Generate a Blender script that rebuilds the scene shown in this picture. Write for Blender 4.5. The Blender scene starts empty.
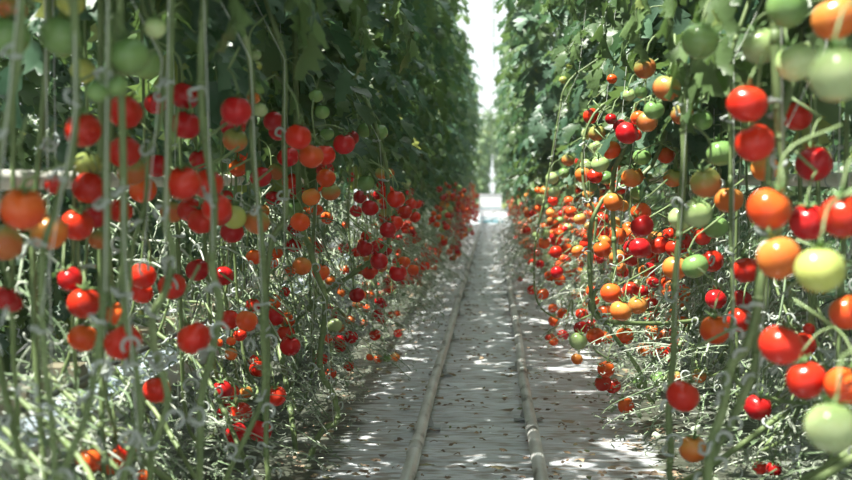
import bpy, math, random
from mathutils import Vector, Matrix, Euler
sc = bpy.context.scene
COL = sc.collection
F = 1100.0
CAM = Vector((0, 0, 1.0))
RX, RZ = math.radians(90 - 3.12), math.radians(3.49)
CR = Euler((RX, 0, RZ)).to_matrix()
AX = 493.0                                   # picture column of the aisle's vanishing point

def P(px, py, D):
    """photo pixel at a distance D along the aisle -> point in the place"""
    d = CR @ Vector(((px - 426) / F, (240 - py) / F, -1))
    return CAM + d * (D / d.y)

# ------------------------------------------------------------------ materials
def mat(name, col, rough=.5, **k):
    m = bpy.data.materials.new(name); m.use_nodes = True
    nt = m.node_tree; b = nt.nodes['Principled BSDF']
    b.inputs['Base Color'].default_value = (*col, 1); b.inputs['Roughness'].default_value = rough
    for n, v in k.items(): b.inputs[n.replace('_', ' ')].default_value = v
    return m, nt, b
def N(nt, t, **k):
    n = nt.nodes.new(t)
    for a, v in k.items(): setattr(n, a, v)
    return n
def ramp(nt, stops, fac):
    r = N(nt, 'ShaderNodeValToRGB'); e = r.color_ramp.elements
    while len(e) < len(stops): e.new(.5)
    for i, (p, c) in enumerate(stops): e[i].position = p; e[i].color = (*c, 1)
    nt.links.new(fac, r.inputs[0]); return r.outputs[0]
def noise(nt, scale, detail=3, coord='Object', mapping=None):
    tc = N(nt, 'ShaderNodeTexCoord'); n = N(nt, 'ShaderNodeTexNoise')
    n.inputs['Scale'].default_value = scale; n.inputs['Detail'].default_value = detail
    if mapping:
        mp = N(nt, 'ShaderNodeMapping'); mp.inputs['Scale'].default_value = mapping
        nt.links.new(tc.outputs[coord], mp.inputs[0]); nt.links.new(mp.outputs[0], n.inputs[0])
    else: nt.links.new(tc.outputs[coord], n.inputs[0])
    return n.outputs['Fac']
def bump(nt, b, h, s, d=.01):
    n = N(nt, 'ShaderNodeBump'); n.inputs['Strength'].default_value = s; n.inputs['Distance'].default_value = d
    nt.links.new(h, n.inputs['Height']); nt.links.new(n.outputs[0], b.inputs['Normal'])

def leafmat(name, a, c, trans=.35, tcol=(.25, .42, .12)):
    m, nt, b = mat(name, a, .42)
    g = N(nt, 'ShaderNodeNewGeometry')
    col = ramp(nt, [(0, a), (.75, c), (.93, tuple(x * 1.5 for x in c)), (1, (.34, .36, .08))], g.outputs['Random Per Island'])
    nt.links.new(col, b.inputs['Base Color'])
    bump(nt, b, noise(nt, 60, 4), .5, .004)
    b.inputs['Specular IOR Level'].default_value = .6
    t = N(nt, 'ShaderNodeBsdfTranslucent'); t.inputs[0].default_value = (*tcol, 1)
    mx = N(nt, 'ShaderNodeMixShader'); mx.inputs[0].default_value = trans
    nt.links.new(b.outputs[0], mx.inputs[1]); nt.links.new(t.outputs[0], mx.inputs[2])
    nt.links.new(mx.outputs[0], nt.nodes['Material Output'].inputs[0])
    return m
M = {}
M['leaf'] = leafmat('leaf_green', (.040, .085, .034), (.115, .18, .070), .27, (.20, .33, .09))
M['leaf2'] = leafmat('leaf_blue_green', (.034, .085, .05), (.085, .155, .095), .24, (.14, .29, .12))
m, nt, b = mat('stem_green', (.2, .3, .12), .5)
nt.links.new(ramp(nt, [(.3, (.11, .16, .06)), (.6, (.20, .27, .11)), (.8, (.31, .36, .18))], noise(nt, 9, 4)), b.inputs['Base Color'])
bump(nt, b, noise(nt, 120, 2), .3, .002); M['stem'] = m
m, nt, b = mat('truss_green', (.22, .30, .13), .55); M['truss'] = m
m, nt, b = mat('withered', (.42, .45, .33), .7)
g = N(nt, 'ShaderNodeNewGeometry')
nt.links.new(ramp(nt, [(0, (.13, .20, .10)), (.45, (.25, .33, .20)), (.75, (.44, .49, .39)), (1, (.54, .57, .51))], g.outputs['Random Per Island']), b.inputs['Base Color'])
M['wither'] = m
M['string'] = mat('white_string', (.62, .66, .6), .8)[0]
M['clip'] = mat('white_clip', (.46, .50, .47), .35)[0]
M['calyx'] = mat('calyx_green', (.14, .24, .08), .6)[0]
M['white_paint'] = mat('white_paint', (.75, .74, .68), .35)[0]
M['gutter'] = mat('white_gutter', (.48, .54, .57), .4)[0]
m, nt, b = mat('slab_film', (.48, .56, .64), .3); bump(nt, b, noise(nt, 30, 3), .6, .01); M['slab'] = m
M['block'] = mat('rockwool', (.20, .18, .12), .9)[0]
M['tube'] = mat('black_tube', (.03, .035, .035), .4)[0]
M['wire'] = mat('grey_wire', (.4, .44, .45), .4, Metallic=.6)[0]
m, nt, b = mat('rail_steel', (.55, .54, .49), .45, Metallic=.1)
nt.links.new(ramp(nt, [(.34, (.18, .17, .15)), (.43, (.56, .56, .54)), (.7, (.80, .80, .79))], noise(nt, 14, 5, mapping=(1, .35, 1))), b.inputs['Base Color']); M['rail'] = m
M['bracket'] = mat('bracket_steel', (.45, .47, .46), .5, Metallic=.4)[0]
M['white'] = mat('trolley_white', (.85, .85, .88), .5)[0]
M['teal'] = mat('trolley_blue', (.12, .42, .50), .5)[0]
M['metal'] = mat('frame_white', (.75, .78, .78), .4)[0]

# ground film: pale woven plastic with soil stains, shade under the rows painted in
m, nt, b = mat('ground_film', (.5, .52, .53), .38)
n1 = noise(nt, 3.0, 6, mapping=(.8, 2.6, 1)); n2 = noise(nt, 14, 5, mapping=(.7, 2.4, 1))
c1 = ramp(nt, [(.30, (.46, .47, .49)), (.5, (.64, .67, .72)), (.7, (.77, .80, .84))], n1)
c2 = ramp(nt, [(.48, (0, 0, 0)), (.62, (.85, .85, .85))], n2)
mx = N(nt, 'ShaderNodeMix', data_type='RGBA'); nt.links.new(c2, mx.inputs[0]); nt.links.new(c1, mx.inputs[6]); mx.inputs[7].default_value = (.33, .28, .24, 1)
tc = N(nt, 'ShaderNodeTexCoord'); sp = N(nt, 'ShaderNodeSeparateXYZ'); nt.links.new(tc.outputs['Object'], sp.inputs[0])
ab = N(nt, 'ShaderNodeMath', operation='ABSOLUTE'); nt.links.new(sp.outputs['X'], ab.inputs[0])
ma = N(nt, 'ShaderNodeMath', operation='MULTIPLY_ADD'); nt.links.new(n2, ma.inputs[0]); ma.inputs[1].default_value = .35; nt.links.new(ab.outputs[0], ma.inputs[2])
edge = ramp(nt, [(.70, (0, 0, 0)), (.78, (1, 1, 1))], ma.outputs[0])  # mask for painted shade: colour goes dark under and beyond the plant rows
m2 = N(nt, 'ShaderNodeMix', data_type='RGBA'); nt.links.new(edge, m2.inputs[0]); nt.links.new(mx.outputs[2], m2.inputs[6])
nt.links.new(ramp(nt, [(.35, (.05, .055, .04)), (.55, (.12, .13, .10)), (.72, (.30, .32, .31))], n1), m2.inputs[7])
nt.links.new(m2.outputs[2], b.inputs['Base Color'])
ad = N(nt, 'ShaderNodeMath', operation='ADD'); w = noise(nt, 6, 4, mapping=(.5, 3.2, 1)); nt.links.new(w, ad.inputs[0]); nt.links.new(n2, ad.inputs[1])
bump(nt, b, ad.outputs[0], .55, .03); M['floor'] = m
m, nt, b = mat('dry_litter', (.2, .12, .07), .9)
g = N(nt, 'ShaderNodeNewGeometry')
nt.links.new(ramp(nt, [(0, (.16, .11, .08)), (.5, (.30, .22, .15)), (.85, (.42, .31, .2)), (1, (.22, .26, .12))], g.outputs['Random Per Island']), b.inputs['Base Color']); M['litter'] = m
m = bpy.data.materials.new('roof_glass'); m.use_nodes = True; nt = m.node_tree; b = nt.nodes['Principled BSDF']
b.inputs['Base Color'].default_value = (.85, .93, .93, 1); b.inputs['Roughness'].default_value = .2
t = N(nt, 'ShaderNodeBsdfTransparent'); t.inputs[0].default_value = (.96, 1, .99, 1); mx = N(nt, 'ShaderNodeMixShader'); mx.inputs[0].default_value = .1
nt.links.new(t.outputs[0], mx.inputs[1]); nt.links.new(b.outputs[0], mx.inputs[2]); nt.links.new(mx.outputs[0], nt.nodes['Material Output'].inputs[0]); M['glass'] = m

def tommat(name, low, high=None, lo=.45, hi=.9):
    m, nt, b = mat(name, low, .22)
    b.inputs['Subsurface Weight'].default_value = .12
    b.inputs['Subsurface Radius'].default_value = (.02, .008, .004); b.inputs['Subsurface Scale'].default_value = .5
    b.inputs['Specular IOR Level'].default_value = .45
    oi = N(nt, 'ShaderNodeObjectInfo')
    hs = N(nt, 'ShaderNodeHueSaturation')
    mr = N(nt, 'ShaderNodeMapRange'); mr.inputs['To Min'].default_value = .8; mr.inputs['To Max'].default_value = 1.2
    nt.links.new(oi.outputs['Random'], mr.inputs[0]); nt.links.new(mr.outputs[0], hs.inputs['Value'])
    tc = N(nt, 'ShaderNodeTexCoord'); sp = N(nt, 'ShaderNodeSeparateXYZ'); nt.links.new(tc.outputs['Generated'], sp.inputs[0])
    nz = noise(nt, 2.2, 2, 'Generated'); a1 = N(nt, 'ShaderNodeMath', operation='MULTIPLY_ADD'); a1.inputs[1].default_value = .45
    nt.links.new(nz, a1.inputs[0]); nt.links.new(sp.outputs['Z'], a1.inputs[2])
    c = ramp(nt, [(lo + .2, low), (min(1, hi + .2), high or tuple(x * .8 for x in low))], a1.outputs[0])
    nt.links.new(c, hs.inputs['Color']); nt.links.new(hs.outputs[0], b.inputs['Base Color'])
    return m
TC = {  # code: (colour words, material)
 'r': ('ripe red', tommat('tomato_red', (.68, .025, .014), (.68, .038, .012))),
 'd': ('deep red', tommat('tomato_deep_red', (.52, .010, .016), (.50, .014, .014))),
 'o': ('orange red', tommat('tomato_orange_red', (.86, .085, .018), (.84, .15, .025))),
 'a': ('orange', tommat('tomato_orange', (.82, .19, .035), (.72, .30, .07))),
 'y': ('yellow green', tommat('tomato_yellow_green', (.50, .52, .14), (.40, .48, .14))),
 'b': ('half ripe', tommat('tomato_half_ripe', (.62, .17, .05), (.34, .34, .10))),
 'g': ('green', tommat('tomato_green', (.24, .38, .13), (.16, .29, .09))),
 'l': ('pale green', tommat('tomato_pale_green', (.50, .60, .30), (.34, .47, .18))),
}

# ------------------------------------------------------------------ mesh helpers
class MB:
    def __init__(s): s.v = []; s.f = []; s.mi = []
    def add(s, v, f, mi=0):
        o = len(s.v); s.v += v; s.f += [tuple(i + o for i in q) for q in f]; s.mi += [mi] * len(f)
    def box(s, x0, x1, y0, y1, z0, z1, mi=0):
        s.add([(x, y, z) for z in (z0, z1) for y in (y0, y1) for x in (x0, x1)],
              [(0, 2, 3, 1), (4, 5, 7, 6), (0, 1, 5, 4), (2, 6, 7, 3), (0, 4, 6, 2), (1, 3, 7, 5)], mi)
    def tube(s, pts, r, n=6, mi=0, cap=True):
        pts = [Vector(p) for p in pts]; k = len(pts)
        rs = r if isinstance(r, (list, tuple)) else [r] * k
        t0 = (pts[1] - pts[0]).normalized(); u = t0.orthogonal().normalized(); v = []
        for i, p in enumerate(pts):
            t = (pts[min(i + 1, k - 1)] - pts[max(i - 1, 0)]).normalized()
            u = (u - t * u.dot(t)); u = u.normalized() if u.length > 1e-6 else t.orthogonal().normalized()
            w = t.cross(u)
            for j in range(n):
                a = 2 * math.pi * j / n; v.append(tuple(p + (u * math.cos(a) + w * math.sin(a)) * rs[i]))
        f = [(i * n + j, i * n + (j + 1) % n, (i + 1) * n + (j + 1) % n, (i + 1) * n + j) for i in range(k - 1) for j in range(n)]
        if cap: f += [tuple(reversed(range(n))), tuple((k - 1) * n + j for j in range(n))]
        s.add(v, f, mi)
    def mesh(s, name, mats, smooth=True):
        me = bpy.data.meshes.new(name); me.from_pydata(s.v, [], s.f)
        for m in (mats if isinstance(mats, list) else [mats]): me.materials.append(m)
        me.polygons.foreach_set('material_index', s.mi)
        me.polygons.foreach_set('use_smooth', [smooth] * len(s.f)); me.update(); return me
def link(name, me, parent=None, loc=(0, 0, 0), rot=(0, 0, 0), scale=1):
    o = bpy.data.objects.new(name, me); COL.objects.link(o); o.location = loc; o.rotation_euler = rot
    o.scale = (scale,) * 3 if not isinstance(scale, tuple) else scale
    if parent: o.parent = parent
    return o
def tag(o, label=None, cat=None, group=None, kind=None):
    if label: o['label'] = label
    if cat: o['category'] = cat
    if group: o['group'] = group
    if kind: o['kind'] = kind
    return o
def spline(pts, sub=5):
    pts = [Vector(p) for p in pts]
    if len(pts) < 3: return pts
    q = [pts[0] * 2 - pts[1]] + pts + [pts[-1] * 2 - pts[-2]]; out = []
    for i in range(1, len(q) - 2):
        a, b, c, d = q[i - 1:i + 3]
        for k in range(sub):
            t = k / sub
            out.append(.5 * ((2 * b) + (c - a) * t + (2 * a - 5 * b + 4 * c - d) * t * t + (3 * b - a - 3 * c + d) * t ** 3))
    return out + [pts[-1]]
def child_world(name, me, root):
    """a part whose mesh is laid out in room coordinates"""
    o = link(name, me, root); o.matrix_parent_inverse = (Matrix.Translation(root.location) @ root.rotation_euler.to_matrix().to_4x4()).inverted(); return o

# ------------------------------------------------------------------ leaves
def leaflet(mb, o, d, up, L, W, rnd, mi=0):
    """one lobed, folded, drooping leaflet from o along d"""
    d = d.normalized(); side = d.cross(up).normalized(); up = side.cross(d).normalized()
    n = 9; v = []; ph = rnd.random() * 2; dr = rnd.uniform(.15, .7); fold = rnd.uniform(.1, .5)
    for i in range(n):
        t = i / (n - 1)
        w = W * (math.sin(math.pi * min(1, t ** .72)) ** .8) * (1 + (.30 if i % 2 else -.26)) if 0 < i < n - 1 else W * .04
        c = o + d * (L * t * (1 - .25 * dr * t)) - up * (L * dr * t * t * .6)
        back = d * (L * .07 * (1 if i % 2 else -.4))
        wob = math.sin(t * 7 + ph) * W * .13
        for sgn in (-1, 1):
            v.append(tuple(c + side * (sgn * w) + up * (fold * w + sgn * wob) + back))
        v.append(tuple(c))
    f = []
    for i in range(n - 1):
        a, b_ = i * 3, (i + 1) * 3
        f += [(a, a + 2, b_ + 2, b_), (a + 2, a + 1, b_ + 1, b_ + 2)]
    mb.add(v, f, mi)
def leaf(mb, o, yaw, L, droop, rnd, sc_=1.0):
    """a whole compound tomato leaf"""
    h = Vector((math.cos(yaw), math.sin(yaw), 0)); pts = []
    e0 = rnd.uniform(.1, .6)
    for i in range(8):
        t = i / 7; e = e0 - droop * t
        if i == 0: pts.append(o.copy())
        else: pts.append(pts[-1] + (h * math.cos(e) + Vector((0, 0, 1)) * math.sin(e)) * (L / 7))
    mb.tube(pts, [.0032 - .0003 * i for i in range(8)], 4, 1, False)
    for k, i in enumerate((2, 3, 4, 5, 6)):
        d = (pts[i + 1] - pts[i - 1]).normalized(); s = d.cross(Vector((0, 0, 1)))
        s = s.normalized() if s.length > .1 else Vector((-h.y, h.x, 0)); up = s.cross(d)
        big = k % 2 == 0
        for sg in (-1, 1):
            dd = (s * sg * 1.0 + d * rnd.uniform(.3, .8) + Vector((0, 0, -rnd.uniform(.1, .7))))
            l = (rnd.uniform(.10, .15) if big else rnd.uniform(.04, .075)) * sc_
            p0 = pts[i] + s * sg * .012
            leaflet(mb, p0, dd, up + s * rnd.uniform(-.3, .3), l, l * rnd.uniform(.25, .33), rnd)
    leaflet(mb, pts[-1], pts[-1] - pts[-2], Vector((0, 0, 1)) + h * .8, .15 * sc_, .05 * sc_, rnd)

def foliage(seed, n, z0, z1, mats, spread=1.0, sc_=1.0, lean=.12):
    """leaves around a stem at local (0,0); +x faces the aisle"""
    rnd = random.Random(seed); mb = MB()
    for i in range(n):
        z = z0 + (z1 - z0) * ((i + rnd.random()) / n) ** 1.25
        yaw = i * 2.4 + rnd.uniform(-.6, .6)
        L = rnd.uniform(.24, .40) * spread * (.75 if math.cos(yaw) > .6 else 1)
        leaf(mb, Vector((lean * max(0, z - 1.5) + .02 + rnd.uniform(-.04, .04), rnd.uniform(-.05, .05), z)), yaw, L, rnd.uniform(.7, 2.0), rnd, sc_ * rnd.uniform(.8, 1.25))
    return mb.mesh('foliage_%d' % seed, mats)
FOL = [foliage(10 + i, 29, 1.2 + .1 * (i % 3), 3.25, [M['leaf'] if i % 2 else M['leaf2'], M['truss']]) for i in range(6)]
FOLN = [foliage(30 + i, 46, .35, 3.2, [M['leaf2'] if i % 2 else M['leaf'], M['truss']]) for i in range(3)]

def arc(mb, c, r, tr, rnd, span=None, n=7, mi=0):
    ax = Vector((rnd.uniform(-1, 1), rnd.uniform(-1, 1), rnd.uniform(-.6, .6))).normalized(); u = ax.orthogonal().normalized(); w = ax.cross(u)
    a0 = rnd.uniform(0, 6.28); sp = span or rnd.uniform(3.0, 5.0)
    mb.tube([c + (u * math.cos(a0 + sp * i / n) + w * math.sin(a0 + sp * i / n)) * r for i in range(n + 1)], [tr * (1 - .35 * i / n) for i in range(n + 1)], 4, mi)
def withered(seed, n=62):
    """bare fruit stalks with curled ends hanging about the foot of a plant; +x faces the aisle"""
    rnd = random.Random(seed); mb = MB()
    for k in range(6):
        p = Vector((rnd.uniform(-.2, .1), rnd.uniform(-.2, .2), rnd.uniform(.35, .95))); pts = [p]
        d = Vector((rnd.uniform(.1, .9), rnd.uniform(-1, 1), rnd.uniform(-.4, .2))).normalized()
        for i in range(7):
            d = (d + Vector((rnd.uniform(-.2, .2), rnd.uniform(-.3, .3), -.18))).normalized()
            q = pts[-1] + d * .045
            if q.z < .08: q.z = .08 + rnd.random() * .03
            pts.append(q)
        mb.tube(pts, [.0042 - .0003 * i for i in range(8)], 5)
        for i in range(1, 8):
            c = pts[i] + Vector((rnd.uniform(-.02, .02), rnd.uniform(-.02, .02), -rnd.uniform(.005, .03)))
            arc(mb, c, rnd.uniform(.009, .018), .0031, rnd)
    for k in range(n):
        c = Vector((rnd.uniform(-.15, .26), rnd.uniform(-.22, .22), .08 + .75 * rnd.random() ** 1.3))
        arc(mb, c, rnd.uniform(.008, .018), rnd.uniform(.0018, .003), rnd)
    for k in range(3):       # shrivelled leaf scraps
        leaflet(mb, Vector((rnd.uniform(-.1, .2), rnd.uniform(-.2, .2), rnd.uniform(.1, .6))), Vector((rnd.uniform(-1, 1), rnd.uniform(-1, 1), -.8)), Vector((.3, .2, 1)), .06, .014, rnd)
    return mb.mesh('stalks_%d' % seed, [M['wither']])
WITH = [withered(60 + i) for i in range(6)]
def stems(seed, floor=False):
    """bare lower stem that leaves the slab, slants along the row and climbs its string"""
    rnd = random.Random(seed); mb = MB(); zz = rnd.uniform(.18, .34); s = rnd.choice((-1, 1)) * rnd.uniform(.3, .6)
    pts = [(-.27, s, .53), (-.15, s * .92, .50), (.02, s * .7, zz + .02), (.05 + rnd.uniform(-.05, .05), s * .3, zz), (.02, s * .08, zz + .14), (rnd.uniform(-.03, .03), 0, .85), (rnd.uniform(-.03, .03), rnd.uniform(-.04, .04), 1.4),
           (rnd.uniform(-.02, .03), rnd.uniform(-.03, .03), 2.1), (.10, 0, 2.8), (.15, 0, 3.25)]
    if floor: pts = [(-.05, s * .2, .01), (-.03, s * .1, .3)] + pts[5:]
    mb.tube(spline(pts, 5), .0062, 6)
    if floor: return mb.mesh('main_stem_%d' % seed, M['stem'])
    x = rnd.uniform(-.06, .06)
    mb.tube(spline([(-.27, -s * .4, .53), (-.1 + x, -s * .3, .45), (x, -.1, .75), (x + .02, -.12, 1.3), (x, -.12, 2.2)], 4), .0048, 5)
    return mb.mesh('main_stem_%d' % seed, M['stem'])
STEM = [stems(80 + i) for i in range(6)]
STEMF = [stems(90 + i, True) for i in range(3)]
def string_mesh(dx=.012):
    mb = MB(); mb.tube([(dx, .012, .35), (dx, .012, 2.0), (.1, 0, 3.6)], .0016, 4); return mb.mesh('support_string', M['string'])
STR = string_mesh()
def clip_mesh(R=.0125, span=5.2):
    mb = MB(); n = 12; pts = [(R * math.cos(span * i / n), R * math.sin(span * i / n), .003 * math.sin(i)) for i in range(n + 1)]
    mb.tube(pts, .0034, 6); mb.tube([pts[-1], (R * 1.7, -R * .9, .004), (R * 1.6, -R * .2, .002)], .0028, 5)
    return mb.mesh('plant_clip', M['clip'])
CLIP = clip_mesh()
def hook_mesh():
    mb = MB(); mb.tube([(.016 * math.cos(a), 0, .016 * math.sin(a)) for a in [math.pi * (1.15 - 1.5 * i / 10) for i in range(11)]], .0034, 6); return mb.mesh('truss_hook', M['clip'])
HOOK = hook_mesh()

# ------------------------------------------------------------------ rows of plants
ROWX = {-1: -.80, 1: .78}
PL = []      # (root, x, y, side) of near plants
def generic_plant(side, x, y, i, label, group, near, fol=None, dz=0.0, low=True):
    r = link('tomato_plant', None, None, (x, y, 0), (0, 0, 0 if side < 0 else math.pi)); r.empty_display_size = .1
    tag(r, label, 'tomato plant', group)
    f = fol or FOL
    link('foliage', f[i % len(f)], r, (0, 0, dz), (0, 0, rr.uniform(-.5, .5)), (1, 1, rr.uniform(.96, 1.03)))
    if low:
        link('main_stem', STEM[(i * 5 + 1) % 6], r)
        tag(link('withered_stalks', WITH[(i * 7 + 2) % 6], r, (-.14 if y < 3.4 else (-.1 if y < 6.5 else 0), 0, 0), (0, 0, 0), (1, 1, .62 if y < 3.4 else 1)), kind='stuff')
        if 2.2 < y < 14:
            tag(link('withered_stalks', WITH[(i * 5 + 1) % 6], r, (.19 if y > 3.4 else 0, .14, -.03), (0, 0, .4), (1, 1, .72 if y > 6.5 else (.5 if y > 3.4 else .42))), kind='stuff')
            if y < 3.6: tag(link('withered_stalks', WITH[(i + 3) % 6], r, (-.02, -.1, -.02), (0, 0, 1.1), (1, 1, .36)), kind='stuff')
            tag(link('withered_stalks', WITH[(i * 3 + 4) % 6], r, (-.16, .1, 0), (0, 0, -.5), (1, 1, 1.05)), kind='stuff')
        link('support_string', STR, r)
    else: link('main_stem', STEMF[i % 3], r)
    if near:
        for k in range(4):
            link('plant_clip', CLIP, r, (rr.uniform(-.02, .03), rr.uniform(-.03, .03), .35 + k * .24 + rr.uniform(-.05, .05)), (rr.uniform(-.5, .5), rr.uniform(-.5, .5), rr.uniform(0, 6)), 1.1)
        for k in range(5 if y < 3.4 else 9):
            link('truss_hook', HOOK, r, (rr.uniform(-.05, .22), rr.uniform(-.18, .18), rr.uniform(.15, 1.0)), (rr.uniform(-.4, .4), rr.uniform(-.4, .4), rr.uniform(0, 6)), rr.uniform(.7, 1.15))
    return r
rr = random.Random(5); LAST = [None]
for side in (-1, 1):
    nm = 'left' if side < 0 else 'right'
    y = -1.6; i = 0
    while y < 25.2:
        seen = y > 1.2
        x = ROWX[side] + rr.uniform(-.05, .05) + (side * .12 if y < 6 else 0)
        near = 1.5 < y < 6
        if y < 6: lab, g = 'leafy tomato plant at the back of the %s row behind its nearest fruit' % nm, 'near plants at the back of the %s row' % nm
        elif y < 12: lab, g = 'string-trained tomato plant halfway down the %s row' % nm, 'plants halfway down the %s row' % nm
        else: lab, g = 'small-looking tomato plant towards the far end of the %s row' % nm, 'plants towards the far end of the %s row' % nm
        dz = .38 if y < 2.7 else (.10 if y < 4 else (-.03 if y < 7 else (-.18 if y < 10 else -.34)))
        if y > 9: x += .06 * (1 if side < 0 else 0) - .25 * (1 if side > 0 else 0)
        p = generic_plant(side, x, y, i + (3 if side > 0 else 0), lab, g, near, dz=dz, low=seen)
        if seen: PL.append((p, x, y, side))
        y += .5 if y < 1 else (.34 if y < 10 else .42); i += 1
    for X, st in ((2.35, .42), (3.7, .5)):
        y = .2; i = 0
        while y < 17:
            x = side * X + rr.uniform(-.06, .06)
            LAST[0] = generic_plant(side, x, y, i, 'shaded plant of the next rows behind the %s row' % nm, 'plants of the next rows beyond the %s row' % nm, False, FOLN, 0, False)
            if y < 9: tag(link('withered_stalks', WITH[i % 6], bpy.data.objects[-1] if 0 else LAST[0], (0, 0, .02), (0, 0, 1.2 * side), (1.3, 1.2, 1.2)), kind='stuff')
            y += st; i += 1
    y = 35.; i = 0
    while y < 57:
        generic_plant(side, -.44 if side < 0 else .36, y, i, 'hazy distant plant beyond the trolley on the %s of the gap' % nm, 'distant plants beyond the trolley, %s of the gap' % nm, False, FOLN, 0, False)
        y += 1.1; i += 1

# ------------------------------------------------------------------ hand-traced stems of the nearest plants
HAND = [  # label, distance, radius, points (photo columns/rows)
 ('tomato plant with a thick straight pale stem hung with red fruit at far left', 1.75, .0066, [(108,-30),(108,60),(106,150),(107,230),(103,310),(96,362),(86,415),(62,479)]),
 ('tomato plant whose slanting stem rises past the orange fruit at the left edge', 1.62, .0066, [(22,-30),(19,52),(10,105),(-2,165),(-12,240)]),
 ('tomato plant with curved pale stem carrying a white clip, leftmost in the lower corner', 1.7, .0060, [(76,110),(70,158),(56,208),(43,252),(42,310),(45,365),(51,415),(55,485)]),
 ('tomato plant with a thick stem below the lowest large red tomato on the left', 1.9, .0070, [(124,240),(124,300),(132,350),(141,408),(134,445),(122,485)]),
 ('tomato plant with a thin stem and hooked white clip left of the red trio', 2.1, .0042, [(162,60),(160,125),(149,150),(145,203),(133,245),(128,300),(112,345)]),
 ('tomato plant with dark upright stem before the two long red fruits', 2.0, .0070, [(169,-20),(170,60),(169,130),(166,223),(173,250),(165,292),(153,315),(155,350),(168,400),(152,451)]),
 ('tomato plant with stem rising beside the crimson cluster and leafy top', 2.1, .0075, [(203,-20),(201,60),(203,125),(214,200),(212,266),(220,307),(212,353),(201,400),(200,445)]),
 ('tomato plant with a smooth green stem left of the two low red pairs', 2.4, .0062, [(250,60),(252,140),(258,200),(263,260),(263,330),(264,390),(251,426),(228,474)]),
 ('tomato plant with a forked stem between the red and orange tomatoes', 2.9, .0072, [(284,60),(284,133),(285,172),(285,218),(272,240),(266,300),(268,360),(266,446),(268,480)]),
 ('tomato plant with a long pale stem standing alone mid left row', 4.4, .0060, [(318,150),(313,240),(316,297),(312,333),(313,370),(300,410)]),
 ('tomato plant with a bent lower stem nearest the path on the left', 3.9, .0105, [(325,300),(320,356),(322,374),(334,397),(337,421),(321,432),(305,472),(300,492)]),
 ('tomato plant with a straight long stem slanting down leftwards across the left row', 4.6, .0095, [(379,141),(386,166),(388,197),(388,243),(357,271),(326,292),(295,323)]),
 ('tomato plant with a thick stem beside the red and green clusters at far right', 2.16, .0095, [(777,-20),(777,90),(780,130),(783,178),(774,240),(762,279),(756,317),(746,348),(731,366),(722,413),(712,441),(709,485)]),
 ('tomato plant with twin stems rising behind the bright red tomato on the right', 2.2, .0080, [(772,150),(766,230),(758,289),(756,354),(751,377),(735,415),(717,449),(706,480)]),
 ('tomato plant with a slim dark stem between the orange pair on the right', 2.6, .0050, [(731,60),(731,150),(731,240),(733,300),(732,345)]),
 ('tomato plant with a dark stem directly above the low round red tomato', 2.7, .0080, [(685,100),(684,160),(680,225),(675,286),(674,345),(669,408),(671,444)]),
 ('tomato plant with a pale curved stem between right row orange clusters', 4.3, .0090, [(640,90),(625,146),(613,177),(614,240),(615,266),(607,284),(594,293)]),
 ('tomato plant with a dark slanting stem crossing the low orange tomatoes', 4.4, .0085, [(590,240),(593,302),(608,328),(621,345),(640,372),(650,400)]),
 ('tomato plant with thin pale stem through the two-tone fruit on the right', 4.9, .0065, [(583,150),(585,192),(596,214),(593,250),(590,290)]),
 ('tomato plant with a low drooping stem that leans furthest over the path', 6.0, .0052, [(560,110),(553,150),(545,195),(536,240),(534,275),(536,297),(544,311),(564,319),(572,300)]),
]
k = 0
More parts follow.
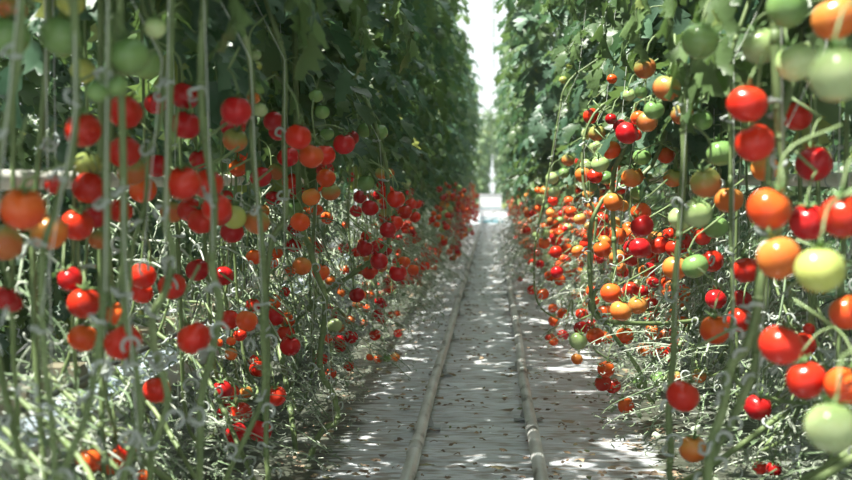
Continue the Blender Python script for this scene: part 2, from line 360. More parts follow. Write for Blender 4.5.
for lab, D, r, px in HAND:
    pts = [P(a, b, D) for a, b in px]
    side = -1 if px[0][0] < AX else 1
    top = pts[0]; sx = side * .8
    up = ([Vector((side * .74, D + .15, 3.3)), Vector((side * .72, D + .12, top.z + .55)), top + Vector((side * .05, .02, .16))] if D > 1.95 else None) or [Vector((top.x + side * .05, D, 3.3)), Vector((top.x + side * .01, D, max(top.z + .6, 2.1))), top + Vector((0, 0, .22))]
    low = pts[-1]
    dn = [Vector((low.x + side * .05, D + .10, max(.14, low.z - .12))), Vector((side * .86, D + .32, .42)), Vector((side * 1.05, D + .42, .54))]
    root = link('tomato_plant', None, None, (side * 1.05, D + .42, 0)); root.empty_display_size = .1
    tag(root, lab, 'tomato plant', 'nearest plants of the %s row' % ('left' if side < 0 else 'right'))
    sp = spline(up + pts + dn, 6); mb = MB(); mb.tube(sp, r, 8)
    for j in range(6, len(sp) - 4, 5):      # nodes
        mb.tube([sp[j] - (sp[j] - sp[j - 1]) * .4, sp[j], sp[j] + (sp[j + 1] - sp[j]) * .4], [r, r * 1.25, r], 8)
    child_world('main_stem', mb.mesh('main_stem', M['stem']), root)
    st = MB(); s0 = pts[min(3, len(pts) - 1)]; st.tube([s0 + Vector((0, -.012, -.1)), top + Vector((.004, -.012, 0)), top + Vector((side * (.0 if D < 1.95 else .1), 0, .2)), Vector((top.x + side * (.05 if D < 1.95 else .3), D, 3.6))], .0013, 4)
    child_world('support_string', st.mesh('support_string', M['string']), root)
    f = child_world('foliage', FOL[k % 6], root)
    f.matrix_parent_inverse = (Matrix.Translation(root.location)).inverted()
    f.location = (side * .80, D, .42 if D < 2.7 else (.12 if D < 4 else -.05)); f.rotation_euler = (0, 0, 0 if side < 0 else math.pi)
    w = child_world('withered_stalks', WITH[k % 6], root); tag(w, kind='stuff'); w.location = (side * (.84 if D > 3.4 else .98), D + .1, 0); w.scale = (1, 1, 1 if D > 3.4 else .6); w.rotation_euler = (0, 0, 0 if side < 0 else math.pi)
    rnd = random.Random(k)
    vis = [p for p in sp if .15 < p.z < 1.25]
    for j in range(3, len(vis), 9):
        c = child_world('plant_clip', CLIP, root); c.location = vis[j] + Vector((-r, -r * .5, 0)); c.rotation_euler = (rnd.uniform(-.9, .9), rnd.uniform(-.9, .9), rnd.uniform(0, 6)); c.scale = (min(1.15, max(.9, r / .0065)),) * 3
    for j in range(1, len(vis), 6 if D > 2.3 else 9):
        if vis[j].z > .75: continue
        c = child_world('truss_hook', HOOK, root); c.location = vis[j] + Vector((rnd.uniform(-.03, .03), -.012, rnd.uniform(-.02, .02))); c.rotation_euler = (rnd.uniform(-.4, .4), rnd.uniform(-.4, .4), rnd.uniform(-.9, .9)); c.scale = (rnd.uniform(.7, 1.1),) * 3
    PL.append((root, top.x, D, side)); k += 1

# single big leaves that hang out over the fruit of the nearest plants
rnd = random.Random(21)
for px, py, D, yaw, sc_ in [(205, -25, 2.1, .2, 1.2), (262, -20, 2.4, .5, 1.2), (300, 10, 2.6, -.4, 1.2), (325, -10, 2.7, .3, 1.2), (345, 30, 3.1, .0, 1.1), (375, 5, 3.6, .4, 1.1), 
        (400, 40, 4.2, -.2, 1.1), (700, 60, 2.9, 2.9, 1.3), (735, 85, 2.7, 3.3, 1.3), (690, 5, 2.7, 3.0, 1.2), (720, 20, 2.5, 3.5, 1.2), (650, 10, 3.3, 3.4, 1.2), (620, 25, 3.8, 2.8, 1.2), (600, -5, 3.9, 3.3, 1.2), (560, 0, 4.6, 3.2, 1.1), (640, 45, 4.0, 3.1, 1.1), (590, 60, 5, 3.3, 1), (530, -10, 6, 3.1, 1)]:
    side = -1 if px < AX else 1; py -= 22; sc_ *= .72; o = P(px, py, D); mb = MB()
    leaf(mb, o + Vector((side * .08, 0, .06)), yaw, .24, 1.9, rnd, sc_)
    root = min([q for q in PL if q[3] == side], key=lambda q: abs(q[2] - D))[0]
    child_world('leaf', mb.mesh('leaf', [M['leaf'], M['truss']]), root)
# ------------------------------------------------------------------ tomatoes
def tomato_mesh(seed, code, lobes=5, nu=28, nv=16):
    rnd = random.Random(seed); v = []; ph = rnd.random() * 6; sq = rnd.uniform(.86, .96)
    for i in range(1, nv):
        a = math.pi * i / nv
        for j in range(nu):
            b_ = 2 * math.pi * j / nu
            r = math.sin(a) * (1 + .018 * math.cos(lobes * b_ + ph) * (1 + math.cos(a)) + .02 * math.cos(2 * b_ + ph))
            z = math.cos(a) * sq - .20 * math.exp(-(math.sin(a) / .30) ** 2) * (math.cos(a) > 0) + .05 * math.exp(-(math.sin(a) / .2) ** 2) * (math.cos(a) < 0)
            v.append((r * math.cos(b_) * .5, r * math.sin(b_) * .5, z * .5))
    f = [(i * nu + j, (i + 1) * nu + j, (i + 1) * nu + (j + 1) % nu, i * nu + (j + 1) % nu) for i in range(nv - 2) for j in range(nu)]
    t = len(v); v.append((0, 0, (sq - .20) * .5)); v.append((0, 0, -(sq - .05) * .5)); f += [(t, j, (j + 1) % nu) for j in range(nu)]
    f += [(t + 1, (nv - 2) * nu + (j + 1) % nu, (nv - 2) * nu + j) for j in range(nu)]
    mb = MB(); mb.add(v, f); return mb.mesh('tomato_%s_%d' % (code, seed), TC[code][1])
def calyx_mesh(seed):
    rnd = random.Random(seed); mb = MB(); z0 = .36
    for k in range(5):
        a = k * 1.257 + rnd.uniform(-.2, .2); h = Vector((math.cos(a), math.sin(a), 0)); s = Vector((-h.y, h.x, 0)); v = []; cu = rnd.uniform(.02, .2); L = rnd.uniform(.3, .45)
        for i in range(6):
            t = i / 5; w = .055 * math.sin(math.pi * (.25 + .75 * t)); c = h * L * t + Vector((0, 0, z0 + .06 + cu * t * t + .05 * math.sin(t * 3)))
            v += [tuple(c - s * w), tuple(c + Vector((0, 0, .015))), tuple(c + s * w)]
        mb.add(v, [q for i in range(5) for q in ((i*3, i*3+1, i*3+4, i*3+3), (i*3+1, i*3+2, i*3+5, i*3+4))])
    mb.tube(spline([(0, 0, z0), (0, 0, z0 + .18), (.05, .02, z0 + .32)], 3), [.035] * 7, 6)
    return mb.mesh('calyx_%d' % seed, M['calyx'])
TM = {c: [tomato_mesh(s, c, 5 + s % 2) for s in (1, 2, 3)] for c in TC}
CX = [calyx_mesh(s) for s in (1, 2, 3)]

CL = '''
green and orange bunch in the top left corner|8,36,44,g;61,36,42,g;13,8,30,b;71,2,30,y
green group under the top left corner bunch|83,71,26,y;129,56,42,g;147,64,32,g;97,92,22,g;117,86,22,g;155,28,22,l
red bunch around the white clip on the thickest left stem|125,112,35,r;83,130,38,r;124,152,34,r;88,164,28,y;132,172,30,b
bunch beneath the two reds on the thickest left stem|89,188,34,r;95,216,26,d;120,211,26,r;143,190,28,o;98,240,20,b
bunch touching the left edge of the view at rail height|23,209,47,o;49,232,38,a;77,225,33,r;55,185,22,r;4,243,38,b
tall pair before the dark leaves, left of centre top|156,103,24,d;185,96,30,d;186,125,30,d;157,166,24,d
crimson bunch hanging over the hooked white clip|183,183,37,r;208,184,32,r;199,159,20,d;190,210,26,r;201,221,28,r;217,208,30,r;172,212,24,b
loose red string of fruit beside the thickest left stem|84,303,34,r;83,338,30,o;123,342,39,r;116,314,24,o;143,276,28,r;142,293,24,r;172,286,29,r
shaded fruit behind the lowest left stems|197,270,24,d;5,298,26,d;14,304,18,d;70,279,26,d
lone round fruit row low on the left|194,338,35,r;157,390,29,r
half-hidden fruit at the very bottom left|89,461,26,o;111,462,28,o;126,451,22,r;145,477,18,o
small pale fruit up among the left leaves|255,55,13,l;256,66,12,y;261,86,16,g;254,98,13,a;260,110,15,l;322,112,15,g;316,96,14,g
dark red bunch just below the left leaf curtain|236,111,32,d;233,126,26,d;235,140,26,b;273,121,20,d;278,131,20,d
glowing orange group behind the left stems|238,168,19,o;242,156,12,o;276,172,17,b;261,177,22,d;262,211,15,a;257,222,26,b;273,198,16,d
bunch with one yellow green shoulder, left row|225,197,16,d;219,213,27,r;234,217,26,y;232,232,24,d
large bunch above the small bright left fruit|298,137,27,r;288,157,22,d;311,156,26,o;325,155,22,r;325,170,19,d;344,144,22,d;351,138,16,d
trio of green fruit under the left leaves|327,134,14,g;365,130,16,g;380,132,16,g
mixed bunch in the middle of the left row|326,178,20,o;311,197,19,a;299,195,18,d;331,192,19,b;290,181,17,r;317,185,15,o;293,208,19,g;300,222,20,o;295,229,16,d
small bright fruit under the middle left bunch|317,210,12,o;327,218,13,o;308,211,11,o;345,225,8,o;375,226,8,o
fruit beside the dark left stem|366,183,17,g;382,173,14,b;389,173,11,a;406,183,10,l;399,182,10,l;349,177,12,d;360,197,14,d;370,208,17,d;356,211,13,d
crimson group right of the dark left stem|396,199,19,r;387,192,15,r;405,212,15,r;411,204,12,r;417,204,10,r;395,223,17,r;388,230,17,d;415,217,12,r;410,192,9,d
bunch in the middle of the slanting stem|294,245,16,d;302,266,20,a;321,272,18,o;290,271,12,o;254,257,17,o;277,253,12,o;273,263,11,o
lone long fruit left of the slanting stem|223,276,22,d
dark red bunch before the slanting stem's upper end|344,248,12,d;365,248,17,d;385,249,15,d;379,261,18,d;369,273,14,r;377,251,14,d;345,270,9,o
fruit nearest the path in the left row|398,273,18,d;404,262,13,o;413,270,12,o;397,262,10,r;389,289,10,r;425,266,10,r
small group at the foot of the slanting stem|357,295,16,d;369,294,11,o;366,285,9,o;329,308,9,d;367,308,9,o;364,323,8,o;397,314,8,o;391,315,8,r
low small fruit nearest the left edge of the path|398,333,9,r;351,337,14,d;375,335,12,r;370,357,8,o;378,359,9,o;387,358,9,g;395,357,10,a;349,366,11,r
paired round fruit low in the left row|229,320,22,r;247,321,23,o;275,317,19,d;287,320,17,o;286,334,19,r;290,346,21,d;253,305,15,r;273,302,17,o;285,292,11,r
dull reds left of the low green stem|240,335,14,r;231,354,14,a;219,343,9,o;256,361,15,r;258,369,18,r;231,341,10,o
bottom left bunch hugging the green stem|222,390,21,d;232,392,16,r;246,392,13,a;276,396,22,r;241,413,23,r;225,411,17,d;236,433,23,d;260,431,24,d
green bunch in the top right corner|787,8,40,g;836,18,46,a;761,46,37,l;796,62,39,l;838,75,56,l
shaded fruit beneath the top right leaves|700,41,36,g;645,68,22,b;667,88,28,b;654,110,20,g;682,114,22,b;702,120,22,g;638,118,15,o;641,92,13,g
tall red bunch below the pale greens, right edge|747,104,39,r;797,116,30,r;755,143,38,r;721,153,28,g;765,168,28,a
hanging fruit with three greens and two oranges, right row|706,183,31,b;729,200,28,a;697,213,30,l;681,218,25,l;716,227,24,g
big soft fruit against the right edge|769,209,43,o;814,164,36,d;844,216,46,r;808,222,38,d;779,258,44,a
line of fruit with one large yellow green, right edge|746,270,28,r;820,270,48,y;848,312,36,o;742,299,20,d;716,299,21,d
trio of red, green and orange beside the dark stem|675,268,25,a;695,266,26,g;712,261,23,r;703,236,19,r;683,241,18,r
bright low pair right of the dark stem|715,330,30,o;740,320,26,r
large red fruit in the lower right corner|781,345,43,r;803,345,26,r;806,380,39,r;845,386,40,o;832,428,52,l;809,329,12,r
round fruit along the bottom right of the row|683,396,34,r;693,449,28,a;758,407,27,d;760,468,15,r;774,469,16,d;699,376,15,b;676,378,15,b
fruit under the brown pair in the right leaves|666,155,18,o;673,178,19,b;642,157,18,g;634,177,19,a;636,135,12,r;638,193,15,g;641,212,20,o;647,122,21,b
dark bunch nearest the dark stem, right row|642,226,24,d;656,239,17,a;671,235,17,r;640,248,22,d;659,245,19,r;675,248,19,r;631,233,16,o
small high fruit beside the right leaf mass|612,79,10,o;591,116,16,r;611,119,12,d;629,95,13,l;563,80,8,y;569,66,7,y;589,133,12,y
two-tone bunch hanging by the pale curved stem|587,134,12,l;597,133,17,b;595,147,13,l;611,150,19,o;600,164,18,l;587,166,15,l;583,175,16,a;595,176,16,r
dark red fruit with its neighbours above the curved stem|627,133,23,d;620,126,14,d;631,178,20,a;620,187,15,r;613,202,19,a;591,186,13,g;606,178,14,g
small green and brown string left of the curved stem|552,178,13,l;564,173,11,g;568,160,13,b;580,162,11,d;545,191,11,a;554,192,12,l;541,199,11,l;527,174,8,l;533,173,8,l
row of small oranges across the middle right|571,212,12,o;580,219,13,b;602,219,14,r;553,201,10,r;551,213,10,a;554,224,11,o;545,233,10,l;536,236,9,l;569,201,10,o
fruit cluster around the curved stem's middle|618,235,17,o;631,248,16,d;589,240,13,r;602,249,18,o;617,257,16,a;631,259,15,r;586,244,13,r;578,251,13,a;567,249,12,o
small reds nearest the path, upper right|544,243,12,o;556,241,11,r;556,252,13,r;527,231,9,r;544,226,9,o;532,199,7,o;537,253,8,r;546,258,9,l;540,264,9,d
little oranges leaning over the right side path|557,272,13,d;560,280,12,o;550,276,11,o;532,290,10,r;543,294,12,o;531,262,8,r;527,245,8,o;520,279,6,r;587,270,10,l
big orange trio by the low slanting dark stem|611,293,21,o;621,311,22,a;638,305,19,a;604,312,15,o;631,289,16,r;642,291,14,d;593,281,9,a;576,294,11,a
low red cluster above the single green one|582,314,13,r;563,314,12,o;554,321,12,o;553,308,10,o;581,328,15,d;591,324,12,d;595,336,18,o;578,341,18,l;563,335,12,d
lowest oranges at the right edge of the path|608,337,15,o;625,336,18,o;554,341,10,o;550,338,10,r;577,359,12,a
pair over pair hanging by the lower curls|606,369,18,o;603,383,17,r;613,386,16,r;640,382,15,g;626,406,17,o;658,379,16,g
'''
class T: pass
toms = []
for ln in CL.strip().split('\n'):
    desc, s = ln.split('|'); cl = []
    for q in s.split(';'):
        a = q.split(','); t = T(); t.px, t.py, t.d, t.c = float(a[0]), float(a[1]), float(a[2]), a[3]; t.desc = desc; t.cl = cl
        side = -1 if t.px < AX else 1; off = abs(t.px - AX); size = .068 if side < 0 else .074
        D = size * F / t.d
        mx = .84 if side < 0 else .80; mn = .30 if side < 0 else .24
        if t.py < 140 and t.d < 24: mx = .60 if side < 0 else (.46 if t.px < 660 else .56)
        D = min(D, mx * F / off); D = max(D, mn * F / off)
        if side < 0 and t.py > 330 and D > 5: D = min(D, .62 * F / off)
        if t.py > 181: D = min(D, (1.0 - .07) * F / (t.py - 180))
        t.D = max(D, 1.45); t.side = side; cl.append(t)
    toms += cl
def setp(t): t.p = P(t.px, t.py, t.D); t.dia = t.d * t.D / F
for t in toms: setp(t)
for it in range(60):                        # no two fruits share the same space
    moved = False
    for i, a in enumerate(toms):
        for b_ in toms[:i]:
            if (a.p - b_.p).length < (a.dia + b_.dia) * .492:
                lo, hi = (a, b_) if a.d >= b_.d else (b_, a)
                lo.D *= .994; hi.D *= 1.008; setp(lo); setp(hi); moved = True
    if not moved: break
ORD = [('topmost', lambda t: t.py), ('lowest', lambda t: -t.py), ('leftmost', lambda t: t.px), ('rightmost', lambda t: -t.px), ('largest', lambda t: -t.d), ('smallest', lambda t: t.d)]
for t in toms:
    if hasattr(t, 'label'): continue
    by = {}
    for u in t.cl: by.setdefault(u.c, []).append(u)
    for c, us in by.items():
        w = TC[c][0]
        if len(t.cl) == 1: us[0].label = '%s tomato, %s' % (w, us[0].desc); continue
        if len(us) == 1: us[0].label = 'only %s tomato in %s' % (w, us[0].desc); continue
        left = list(us); q = 0
        while left:
            nm, key = ORD[q % 6]; pick = min(left, key=key) if q < 6 else left[0]
            # a rank is used only where it is true among all of that colour
            if q < 6 and min(us, key=key) is not pick: q += 1; continue
            if q >= 6:
                s = sorted(us, key=lambda t: t.py); r = s.index(pick); nm = ['topmost', 'second from top', 'third from top', 'fourth from top', 'fifth from top', 'sixth from top', 'seventh from top', 'eighth from top', 'ninth from top'][r]
            pick.label = '%s %s tomato in %s' % (nm, w, pick.desc)
            left.remove(pick); q += 1
near_pl = [q for q in PL if q[2] < 14]
rnd = random.Random(77)
for n, t in enumerate(toms):
    e = Euler((rnd.uniform(-.45, .45), rnd.uniform(-.45, .45), rnd.uniform(0, 6.28)))
    o = link('tomato', TM[t.c][n % 3], None, t.p, e, t.dia); t.top = t.p + e.to_matrix() @ Vector((.03, 0, .66)) * t.dia
    tag(o, t.label, 'tomato', 'tomatoes hanging along the %s row' % ('left' if t.side < 0 else 'right'))
    link('calyx', CX[n % 3], o)
done = set()
for t in toms:                              # green trusses that carry them
    if id(t.cl) in done: continue
    done.add(id(t.cl)); rest = sorted(t.cl, key=lambda u: -u.top.z)
    while rest:
        g = [rest.pop(0)]
        grow = True
        while grow:
            grow = False
            for u in list(rest):
                if any((u.p - w.p).length < .13 for w in g): g.append(u); rest.remove(u); grow = True
        y = sum(u.p.y for u in g) / len(g); side = g[0].side
        pl = min([q for q in near_pl if q[3] == side], key=lambda q: abs(q[2] - y) + .3 * abs(q[1] - g[0].p.x))
        mb = MB(); tp = g[0].top; cen = Vector((sum(u.p.x for u in g) / len(g), y, 0))
        a = Vector((tp.x + max(-.09, min(.09, (pl[1] - tp.x) * .6)) + side * .02, y + .07, tp.z + .10)); ln = [a, Vector((cen.x + side * .03, y + .055, tp.z + .05))]
        zs = sorted({round(u.top.z, 2) for u in g}, reverse=True)
        for z in zs[1:]: ln.append(Vector((cen.x + side * .02, y + .05, z + .01)))
        sp = spline(ln, 4) if len(ln) > 2 else ln; mb.tube(sp, .0032, 5)
        for u in g:
            q = min(sp, key=lambda w: (w - u.top - Vector((0, 0, .02))).length)
            mb.tube(spline([u.top, (u.top + q) / 2 + Vector((0, 0, .012)), q], 3), .0021, 5)
        child_world('fruit_truss', mb.mesh('fruit_truss', M['truss']), pl[0])

# far fruit, past counting
def ico():
    import bmesh
    bm = bmesh.new(); bmesh.ops.create_icosphere(bm, subdivisions=2, radius=.5); v = [x.co.copy() for x in bm.verts]; f = [tuple(x.index for x in q.verts) for q in bm.faces]; bm.free(); return v, f
IV, IF = ico(); rnd = random.Random(9)
codes = ['r', 'd', 'o', 'a', 'l', 'g', 'b']
for side, nm in ((-1, 'left'), (1, 'right')):
    mb = MB(); sm = MB()
    wts = [26, 34, 18, 5, 3, 3, 7] if side < 0 else [22, 10, 32, 16, 8, 4, 6]
    y = 4.6 if side < 0 else 4.8
    hp = [t for t in toms if t.side == side]
    while y < 25:
        y += rnd.uniform(.06, .12) * (1.3 if side < 0 else (.6 if y < 9 else .85))
        xin = rnd.choice([.36, .42, .5, .56, .62]) if y > 9 else rnd.uniform(.60 if side < 0 else .48, .88)
        c0 = Vector((side * xin, y, rnd.uniform(.22, 1.05 if y < 8 else .93))); pr = c0 + Vector((side * .06, .04, .09)); sm.tube(spline([pr, c0 + Vector((0, 0, .06)), c0 - Vector((0, 0, .1))], 3), .003, 4)
        base = rnd.choices(codes, wts)[0]
        for q in range(rnd.randint(3, 6)):
            c = c0 + Vector((rnd.uniform(-.055, .055), rnd.uniform(-.05, .05), rnd.uniform(-.13, .05)))
            if c.z < .09: continue
            if any((c - t.p).length < .075 or (c.y < t.D and math.hypot((c.x - t.p.x * c.y / t.D), (c.z - 1) - (t.p.z - 1) * c.y / t.D) < (t.dia * c.y / t.D) * .5 + .03) for t in hp): continue
            s = rnd.uniform(.052, .07); co = base if rnd.random() < .6 else rnd.choices(codes, wts)[0]
            mb.add([tuple(c + Vector((w.x, w.y, w.z * .9)) * s) for w in IV], IF, codes.index(co))
    o = link('distant_tomatoes', mb.mesh('distant_tomatoes', [TC[c][1] for c in codes])); tag(o, 'mass of small tomatoes receding along the %s row' % nm, 'tomatoes', kind='stuff')
    sm_ = link('truss_stalks', sm.mesh('truss_stalks', M['truss']), o)

# ------------------------------------------------------------------ floor, litter, rails
mb = MB(); nx, ny = 40, 240; v = []
rnd = random.Random(3)
for j in range(ny + 1):
    for i in range(nx + 1):
        x = -4 + 8 * i / nx; y = -2 + 64 * j / ny; v.append((x, y, .006 * math.sin(y * 9 + 2 * math.sin(x * 3)) * math.sin(x * 5 + y) - .008))
mb.add(v, [(j * (nx + 1) + i, j * (nx + 1) + i + 1, (j + 1) * (nx + 1) + i + 1, (j + 1) * (nx + 1) + i) for j in range(ny) for i in range(nx)])
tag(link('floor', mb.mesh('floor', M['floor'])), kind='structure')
mb = MB()
for k in range(2300):
    band = rnd.random() < .4
    y = 3 + 22 * rnd.random() ** 1.7
    if band: y = round(y / .62) * .62 + rnd.gauss(0, .05)
    x = rnd.uniform(-.75, .75)
    s = rnd.uniform(.003, .011) * (1.8 if rnd.random() < .08 else 1); a = rnd.uniform(0, 3.14); n = 6; z = rnd.uniform(.003, .012)
    v = [(x + s * rnd.uniform(.6, 1.5) * math.cos(a + 6.28 * i / n) * 1.6, y + s * rnd.uniform(.5, 1.2) * math.sin(a + 6.28 * i / n), z + rnd.uniform(-.003, .008)) for i in range(n)] + [(x, y, z + .008)]
    mb.add(v, [(i, (i + 1) % n, n) for i in range(n)])
tag(link('leaf_litter', mb.mesh('leaf_litter', M['litter'], False)), 'brown crumbled leaves scattered over the pale path', 'leaf litter', kind='stuff')

for rx, lab in ((-.268, 'worn grey pipe rail along the left side of the path'), (.149, 'worn grey pipe rail along the right side of the path')):
    mb = MB(); mb.tube([(rx + .004 * math.sin(i * .9), -1 + i * .5, .068) for i in range(60)], .0235, 14)
    rail = link('pipe_rail', mb.mesh('pipe_rail', M['rail'])); tag(rail, lab, 'rail', 'pipe rails of the path')
    cm = MB(); cm.tube([(0, -.05, 0), (0, .05, 0)], .0262, 14); cme = cm.mesh('rail_coupling', M['rail'])
    bm_ = MB(); bm_.box(-.06, .06, -.03, .03, -.066, -.058); bm_.box(-.004, .004, -.028, .028, -.06, -.018)
    bm_.add([(-.035, 0, -.06), (.035, 0, -.06), (.02, 0, -.012), (-.02, 0, -.012), (-.035, .004, -.06), (.035, .004, -.06), (.02, .004, -.012), (-.02, .004, -.012)], [(0, 1, 2, 3), (7, 6, 5, 4), (1, 5, 6, 2), (0, 3, 7, 4), (3, 2, 6, 7), (0, 4, 5, 1)])
    bme = bm_.mesh('rail_foot', M['bracket'], False)
    for i in range(16):
        link('rail_foot', bme, rail, (rx, 1.9 + i * 1.24 + (.2 if rx > 0 else 0), .068))
    for i in range(5): link('rail_coupling', cme, rail, (rx, 3.75 + i * 4.2 - (.0 if rx < 0 else -.35), .068))

# ------------------------------------------------------------------ growing pipes, gutters, slabs
for side, nm in ((-1, 'left'), (1, 'right')):
    x = side * (.98 if side < 0 else 1.0)
    mb = MB(); mb.tube([(x, -1, 1.0), (x, 25, 1.0)], .0205, 14)
    p = link('heating_pipe', mb.mesh('heating_pipe', M['white_paint'])); tag(p, 'white painted heating pipe running level behind the %s row fruit' % nm, 'pipe')
    wm = MB(); wm.tube([(0, 0, .02), (0, 0, 2.6)], .0016, 5); wm.tube([(.008 * math.cos(a), 0, .09 + .014 * math.sin(a)) for a in [i * .63 for i in range(11)]], .0022, 5); wm.tube([(.022 * math.cos(a), 0, .022 * math.sin(a)) for a in [i * .524 for i in range(13)]], .002, 5)
    wme = wm.mesh('pipe_hanger', M['wire'])
    for i in range(13): link('pipe_hanger', wme, p, (x, 2.42 + (0 if side < 0 else .9) + i * 1.7, 1.0))
    gx = side * 1.12
    mb = MB(); mb.box(gx - .12, gx + .12, -1, 25, .36, .372); mb.box(gx - .12, gx - .112, -1, 25, .372, .42); mb.box(gx + .112, gx + .12, -1, 25, .372, .42); mb.box(gx - .05, gx - .03, -1, 25, .34, .36); mb.box(gx + .03, gx + .05, -1, 25, .34, .36)
    g = link('growing_gutter', mb.mesh('growing_gutter', M['gutter'], False)); tag(g, 'long white raised gutter carrying growing slabs behind the %s row' % nm, 'gutter')
    lm = MB(); lm.box(-.10, .10, -.015, .015, .30, .34); lm.box(-.09, -.07, -.015, .015, 0, .3); lm.box(.07, .09, -.015, .015, 0, .3); lme = lm.mesh('gutter_stand', M['gutter'], False)
    for i in range(9): link('gutter_stand', lme, g, (gx, 1.6 + i * 2.2, 0))
    # slabs: soft wrapped bags
    v = []; n = 12; ns = 16
    for j in range(n + 1):
        yy = -.46 + .92 * j / n; ta = (1 - abs(j / n * 2 - 1) ** 8) * .5 + .5
        for i in range(ns):
            a = 2 * math.pi * i / ns; ca, sa = math.cos(a), math.sin(a)
            v.append((.10 * ta * math.copysign(abs(ca) ** .4, ca), yy, .04 + .04 * ta * math.copysign(abs(sa) ** .45, sa)))
    mb = MB(); mb.add(v, [(j * ns + i, j * ns + (i + 1) % ns, (j + 1) * ns + (i + 1) % ns, (j + 1) * ns + i) for j in range(n) for i in range(ns)] + [tuple(range(ns)), tuple(n * ns + i for i in reversed(range(ns)))])
    sme = mb.mesh('growing_slab', M['slab'])
    bk = MB(); bk.box(-.045, .045, -.045, .045, .078, .142); bke = bk.mesh('planting_block', M['block'], False)
    dt = MB(); dt.tube(spline([(.07, 0, .15), (.09, .01, .22), (.04, .05, .26), (0, .02, .2), (0, 0, .12)], 4), .0025, 5); dte = dt.mesh('drip_tube', M['tube'])
    for i in range(9):
        s = link('growing_slab', sme, None, (gx, 1.5 + i, .374)); tag(s, 'white wrapped growing slab lying in the gutter behind the %s row' % nm, 'growing slab', 'growing slabs behind the %s row' % nm)
        for q in (-.3, 0, .3):
            link('planting_block', bke, s, (0, q, 0)); link('drip_tube', dte, s, (side * -.02, q, 0), (0, 0, rr.uniform(0, 6)))
    mb = MB(); mb.tube([(gx - side * .1, -1 + i, .50 + .006 * math.sin(i * 2)) for i in range(20)], .008, 8)
    tag(link('irrigation_hose', mb.mesh('irrigation_hose', M['tube'])), 'thin black irrigation hose lying along the slabs behind the %s row' % nm, 'hose')

# ------------------------------------------------------------------ trolley closing the aisle
tr = link('harvest_trolley', None, None, (-.06, 26.2, 0)); tag(tr, 'bright white trolley with thin blue lines at the far end of the path', 'trolley')
mb = MB(); mb.box(-.27, .27, -.3, .5, .012, .045); link('trolley_base', mb.mesh('trolley_base', M['teal'], False), tr)
for z0, z1 in ((.048, .105), (.128, .33), (.358, .67)):
    mb = MB(); mb.box(-.26, .26, -.28, .48, z0, z1); mb.box(-.27, .27, -.29, .49, z1 - .02, z1); c = link('white_crate', mb.mesh('white_crate', M['white'], False), tr)
for z0 in (.105, .33):
    mb = MB(); mb.box(-.255, .255, -.27, .47, z0, z0 + .026); link('shelf_edge', mb.mesh('shelf_edge', M['teal'], False), tr)
wh = MB(); wh.tube([(-.02, 0, 0), (.02, 0, 0)], .03, 16); whm = wh.mesh('wheel', M['bracket'])
for x in (-.30, .30):
    for y in (-.2, .4): link('wheel', whm, tr, (x, y, .03))

# ------------------------------------------------------------------ greenhouse shell
def shell(name, fn, m, smooth=False):
    mb = MB(); fn(mb); return tag(link(name, mb.mesh(name, m, smooth)), kind='structure')
def roof_g(mb):
    for b_ in range(-1, 2):
        x = b_ * 4.0; mb.add([(x - 2, -4, 5.0), (x, -4, 5.9), (x, 62, 5.9), (x - 2, 62, 5.0)], [(0, 1, 2, 3)]); mb.add([(x, -4, 5.9), (x + 2, -4, 5.0), (x + 2, 62, 5.0), (x, 62, 5.9)], [(0, 1, 2, 3)])
shell('ceiling', roof_g, M['glass'])
def bars(mb):
    for b_ in range(-1, 2):
        x = b_ * 4.0
        mb.box(x - .03, x + .03, -4, 62, 5.88, 5.94); mb.box(x - 2.06, x - 1.94, -4, 62, 4.9, 5.0)
        for i in range(34):
            y = -3.5 + i * 2
            mb.tube([(x - 2, y, 5.0), (x, y, 5.9)], .018, 4); mb.tube([(x, y, 5.9), (x + 2, y, 5.0)], .018, 4)
            if i % 2 == 0: mb.box(x - 2, x + 2, y - .025, y + .025, 4.55, 4.62)
    mb.box(5.94, 6.06, -4, 62, 4.9, 5.0)
shell('trim_1', bars, M['metal'])
shell('window_1', lambda mb: mb.add([(-6, 62, 0), (6, 62, 0), (6, 62, 5.2), (-6, 62, 5.2)], [(0, 1, 2, 3)]), M['glass'])
def mull(mb):
    for i in range(13): mb.box(-6.03 + i, -5.97 + i, 61.95, 62.02, 0, 5.2)
    for z in (.0, .8, 2.6, 4.4): mb.box(-6, 6, 61.94, 62.03, z, z + .07)
shell('trim_2', mull, M['metal'])

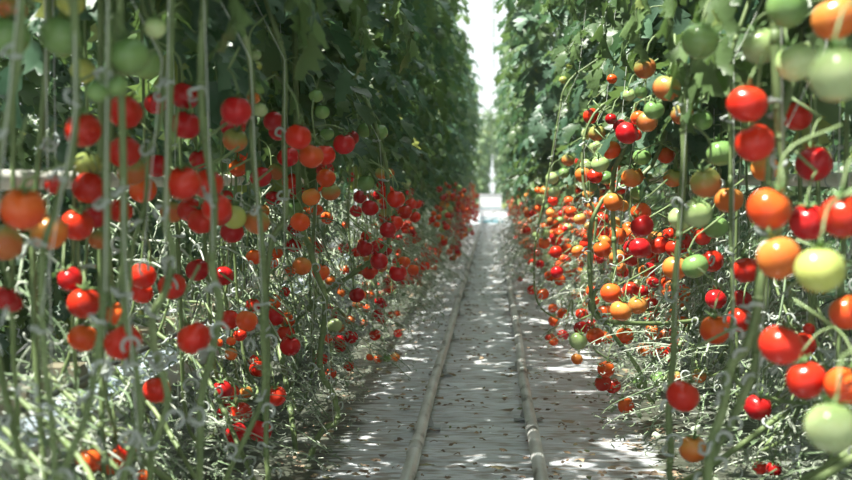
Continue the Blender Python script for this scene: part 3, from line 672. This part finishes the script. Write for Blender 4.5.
# humid air
vm = bpy.data.materials.new('humid_air'); vm.use_nodes = True; nt = vm.node_tree; nt.nodes.remove(nt.nodes['Principled BSDF'])
vs = N(nt, 'ShaderNodeVolumeScatter'); vs.inputs['Color'].default_value = (.9, 1, .97, 1); vs.inputs['Density'].default_value = .0025; vs.inputs['Anisotropy'].default_value = .2
nt.links.new(vs.outputs[0], nt.nodes['Material Output'].inputs['Volume'])
mb = MB(); mb.box(-5.9, 5.9, -3.5, 61.5, -.2, 4.85); tag(link('humid_haze', mb.mesh('humid_haze', vm, False)), 'faint bright haze in the air along the aisle', 'haze', kind='stuff')
# ------------------------------------------------------------------ light
w = bpy.data.worlds.new('World'); sc.world = w; w.use_nodes = True
bg = w.node_tree.nodes['Background']; bg.inputs[0].default_value = (.93, .985, 1.0, 1); bg.inputs[1].default_value = .92
sun = bpy.data.lights.new('sun', 'SUN'); sun.energy = 11.0; sun.angle = .012; sun.color = (1, .95, .86)
so = bpy.data.objects.new('sun', sun); COL.objects.link(so)
sd = Vector((-.36, -.22, 1.0))              # towards the sun
so.rotation_euler = sd.to_track_quat('Z', 'Y').to_euler()

cam = bpy.data.cameras.new('camera'); co = bpy.data.objects.new('camera', cam); COL.objects.link(co)
co.location = CAM; co.rotation_euler = (RX, 0, RZ); cam.sensor_width = 36; cam.lens = F / 852 * 36; cam.clip_start = .02; cam.clip_end = 300
cam.dof.use_dof = True; cam.dof.focus_distance = 4.3; cam.dof.aperture_fstop = cam.lens / 16.5; cam.dof.aperture_blades = 0
sc.camera = co
sc.view_settings.view_transform = 'Standard'; sc.view_settings.look = 'None'; sc.view_settings.gamma = 1; sc.view_settings.exposure = .42
sc.view_settings.use_curve_mapping = False
sc.cycles.transparent_max_bounces = 16; sc.cycles.max_bounces = 8; sc.cycles.use_denoising = True
print('TOMATOES', len(toms), 'max label words', max(len(t.label.split()) for t in toms), 'dup', len(toms) - len({t.label for t in toms}))
print('DIA', sorted(round(t.dia, 3) for t in toms)[:12], sorted(round(t.dia, 3) for t in toms)[-12:])
print([ (t.label) for t in toms if len(t.label.split())>16])
